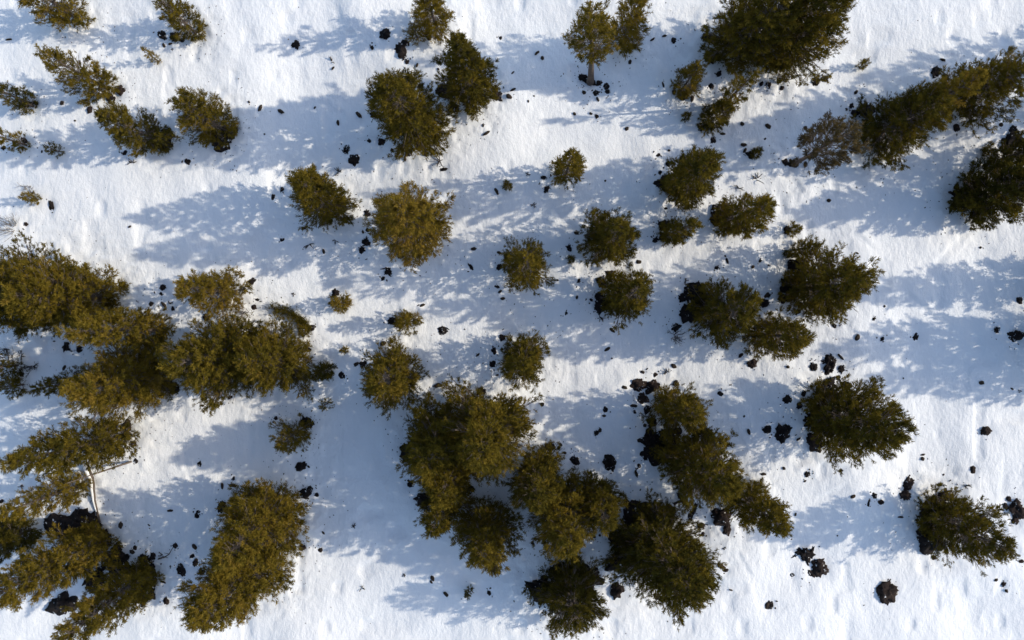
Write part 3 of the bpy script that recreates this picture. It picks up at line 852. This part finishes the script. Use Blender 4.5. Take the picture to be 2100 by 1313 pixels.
def dead_bush(px, py, rm, mat, seed, label, n=16, hgt=.8):
    rnd = random.Random(seed)
    x, y = g(px, py); z = ground_z(x, y)
    tb = Tubes()

    def grow(p, dv, L, r, lev):
        pts = [p]
        d = Vector(dv)
        for k in range(3):
            d = (d + Vector((rnd.uniform(-.35, .35), rnd.uniform(-.35, .35), rnd.uniform(-.1, .25)))).normalized()
            pts.append(pts[-1] + np.array(d) * L / 3)
        tb.add(pts, [r, r * .8, r * .6, r * .35], 4)
        if lev:
            for k in range(3):
                dd = (d + Vector((rnd.uniform(-.9, .9), rnd.uniform(-.9, .9), rnd.uniform(-.3, .4)))).normalized()
                grow(pts[rnd.randint(1, 3)], dd, L * .6, r * .55, lev - 1)
    for q in range(n):
        a = rnd.uniform(0, 6.28)
        grow(np.array([0, 0, -.08]) + np.array([rnd.uniform(-.2, .2), rnd.uniform(-.2, .2), 0]) * rm, Vector((math.cos(a), math.sin(a), rnd.uniform(.3, 1.4))).normalized(), rm * rnd.uniform(.6, .95), .016, 2)
    o = tb.build("dead_shrub", mat)
    o.location = (x, y, z)
    tag(o, label, "dead shrub", "dead shrubs poking out of the snow")


dead_bush(30, 468, .75, M_GREY, 1, "large grey leafless shrub at the left edge above the grove", 14)
dead_bush(55, 384, .28, M_GREY, 2, "wispy pale dead grass clump above the small golden bush at left", 9)
dead_bush(500, 640, .62, M_TWIG, 3, "tangle of bare grey branches under the golden dead twig pine", 14)
dead_bush(25, 735, .7, M_DEAD, 4, "dark fallen branches on shaded snow at the left edge", 14)
dead_bush(70, 750, .4, M_DEAD, 5, "thin dark bare shrub standing on shaded snow left of the dark sapling", 8)
dead_bush(1385, 690, .5, M_DEAD, 6, "dark dead fringe branches at the lower left of the broad dim pine", 12)

# low sprawling shrub on the rocks above the double pine
sp = [(562, 634), (585, 636), (603, 645), (620, 657), (634, 668)]
root = None
Pn = []
rng = np.random.RandomState(4)
x0, y0 = g(597, 645); z0 = ground_z(x0, y0)
root = empty("sprawling_shrub", (x0, y0, z0))
tag(root, "low sprawling olive brown shrub stretched toward a small round bush, above the double pine", "bush", "low bushes in the snow")
tb = Tubes(); V = []; tint = []
line = np.array([[*g(*q)] for q in sp]) - np.array([x0, y0])
tb.add(np.concatenate([line, np.array([[.08], [.16], [.15], [.12], [.06]])], 1), [.03, .026, .022, .016, .008], 5)
for q in range(420):
    s = rng.rand() * 3.999; i = int(s); f = s - i
    p2 = line[i] * (1 - f) + line[i + 1] * f
    wd_ = .26 * (1 - .5 * s / 4)
    p3 = np.array([*(p2 + rng.normal(0, .62, 2) * wd_), .08 + .22 * rng.rand()])
    if q % 6 == 0: tb.add([np.array([*p2, .12]), p3], [.008, .004], 3)
    for k in range(9):
        dv = rng.normal(0, 1, 3); dv[2] = abs(dv[2]) * .6; dv /= np.linalg.norm(dv)
        wv = np.cross(dv, rng.normal(0, 1, 3)); wv /= np.linalg.norm(wv)
        b0 = p3 + rng.normal(0, .02, 3)
        V += [b0 - wv * .007, b0 + wv * .007, b0 + dv * .075 + wv * .004, b0 + dv * .075 - wv * .004]
        tint += [rng.uniform(.1, .9)] * 4
V = np.array(V)
tb.build("stem", M_BARK, root)
mesh_obj("foliage", V, np.arange(len(V)).reshape(-1, 4), M_NEEDLE, root, np.array(tint) * .6)

# snow covered fallen log at the lower left
a = np.array(g(181, 946)); b = np.array(g(207, 1070))
lx, ly = (a + b) / 2; lz = ground_z(lx, ly)
root = empty("fallen_log", (lx, ly, lz))
tag(root, "thin fallen log capped with a strip of bright snow, lower left", "log")
n = 12
s = np.linspace(0, 1, n)
P = np.stack([a[0] + (b[0] - a[0]) * s - lx + .03 * np.sin(5 * s), a[1] + (b[1] - a[1]) * s - ly, np.array([ground_z(*(a + (b - a) * q)) for q in s]) - lz + .05], 1)
tb = Tubes(); tb.add(P, .13 * (1 - .8 * s) + .012, 8); tb.build("trunk", M_BARK, root)
tb = Tubes(); P2 = P.copy(); P2[:, 2] += .075 * (1 - .8 * s); tb.add(P2[:-2], (.10 * (1 - .85 * s) + .004)[:-2], 8); tb.build("snow_cap", M_SNOW, root)


def stick(pts, r0, label, mat=M_DEAD, name="dead_branch"):
    P = np.array([[*g(px, py), 0] for px, py, z in pts])
    c = P.mean(0); zc = ground_z(c[0], c[1])
    P[:, 2] = [ground_z(p[0], p[1]) - zc + q[2] for p, q in zip(P, pts)]
    P[:, :2] -= c[:2]
    tb = Tubes(); m = len(P)
    tb.add(P, r0 * np.linspace(1, .35, m), 5)
    for k in range(1, m - 1):
        dv = P[k + 1] - P[k]; tb.add([P[k], P[k] + np.array([-dv[1], dv[0], .3]) * .5 * (-1) ** k], [r0 * .5, r0 * .2], 4)
    o = tb.build(name, mat); o.location = (c[0], c[1], zc)
    tag(o, label, "dead branch", "dead branches in the snow")


stick([(1598, 160, .1), (1606, 165, .2), (1620, 165, .25), (1634, 159, .3)], .035, "curved dark dead branch below the huge dark top pine")
stick([(1972, 373, .15), (1985, 378, .25), (2002, 383, .3)], .035, "straight dark stick poking left from the lower right edge pine")
stick([(1963, 418, .1), (1963, 430, .2), (1972, 433, .25), (1985, 430, .3)], .03, "hooked dark stick at the left side of the lower right edge pine")
stick([(1382, 1035, .1), (1392, 1028, .15), (1402, 1020, .2)], .07, "short thick dark log above the very large round bottom pine")
stick([(327, 1145, .06), (342, 1140, .12), (352, 1133, .2), (362, 1118, .3)], .035, "curved brown branch with small leaves near the bottom left rocks", M_BARK)
stick([(1883, 1058, .1), (1884, 1068, .3), (1887, 1078, .35)], .025, "forked twig at the left edge of the lower right pine")
stick([(272, 946, .1), (240, 956, 1.0), (206, 966, 2.2)], .05, "thin pale bare trunk lying under the long leaning left pine", M_TWIG, "dead_branch")
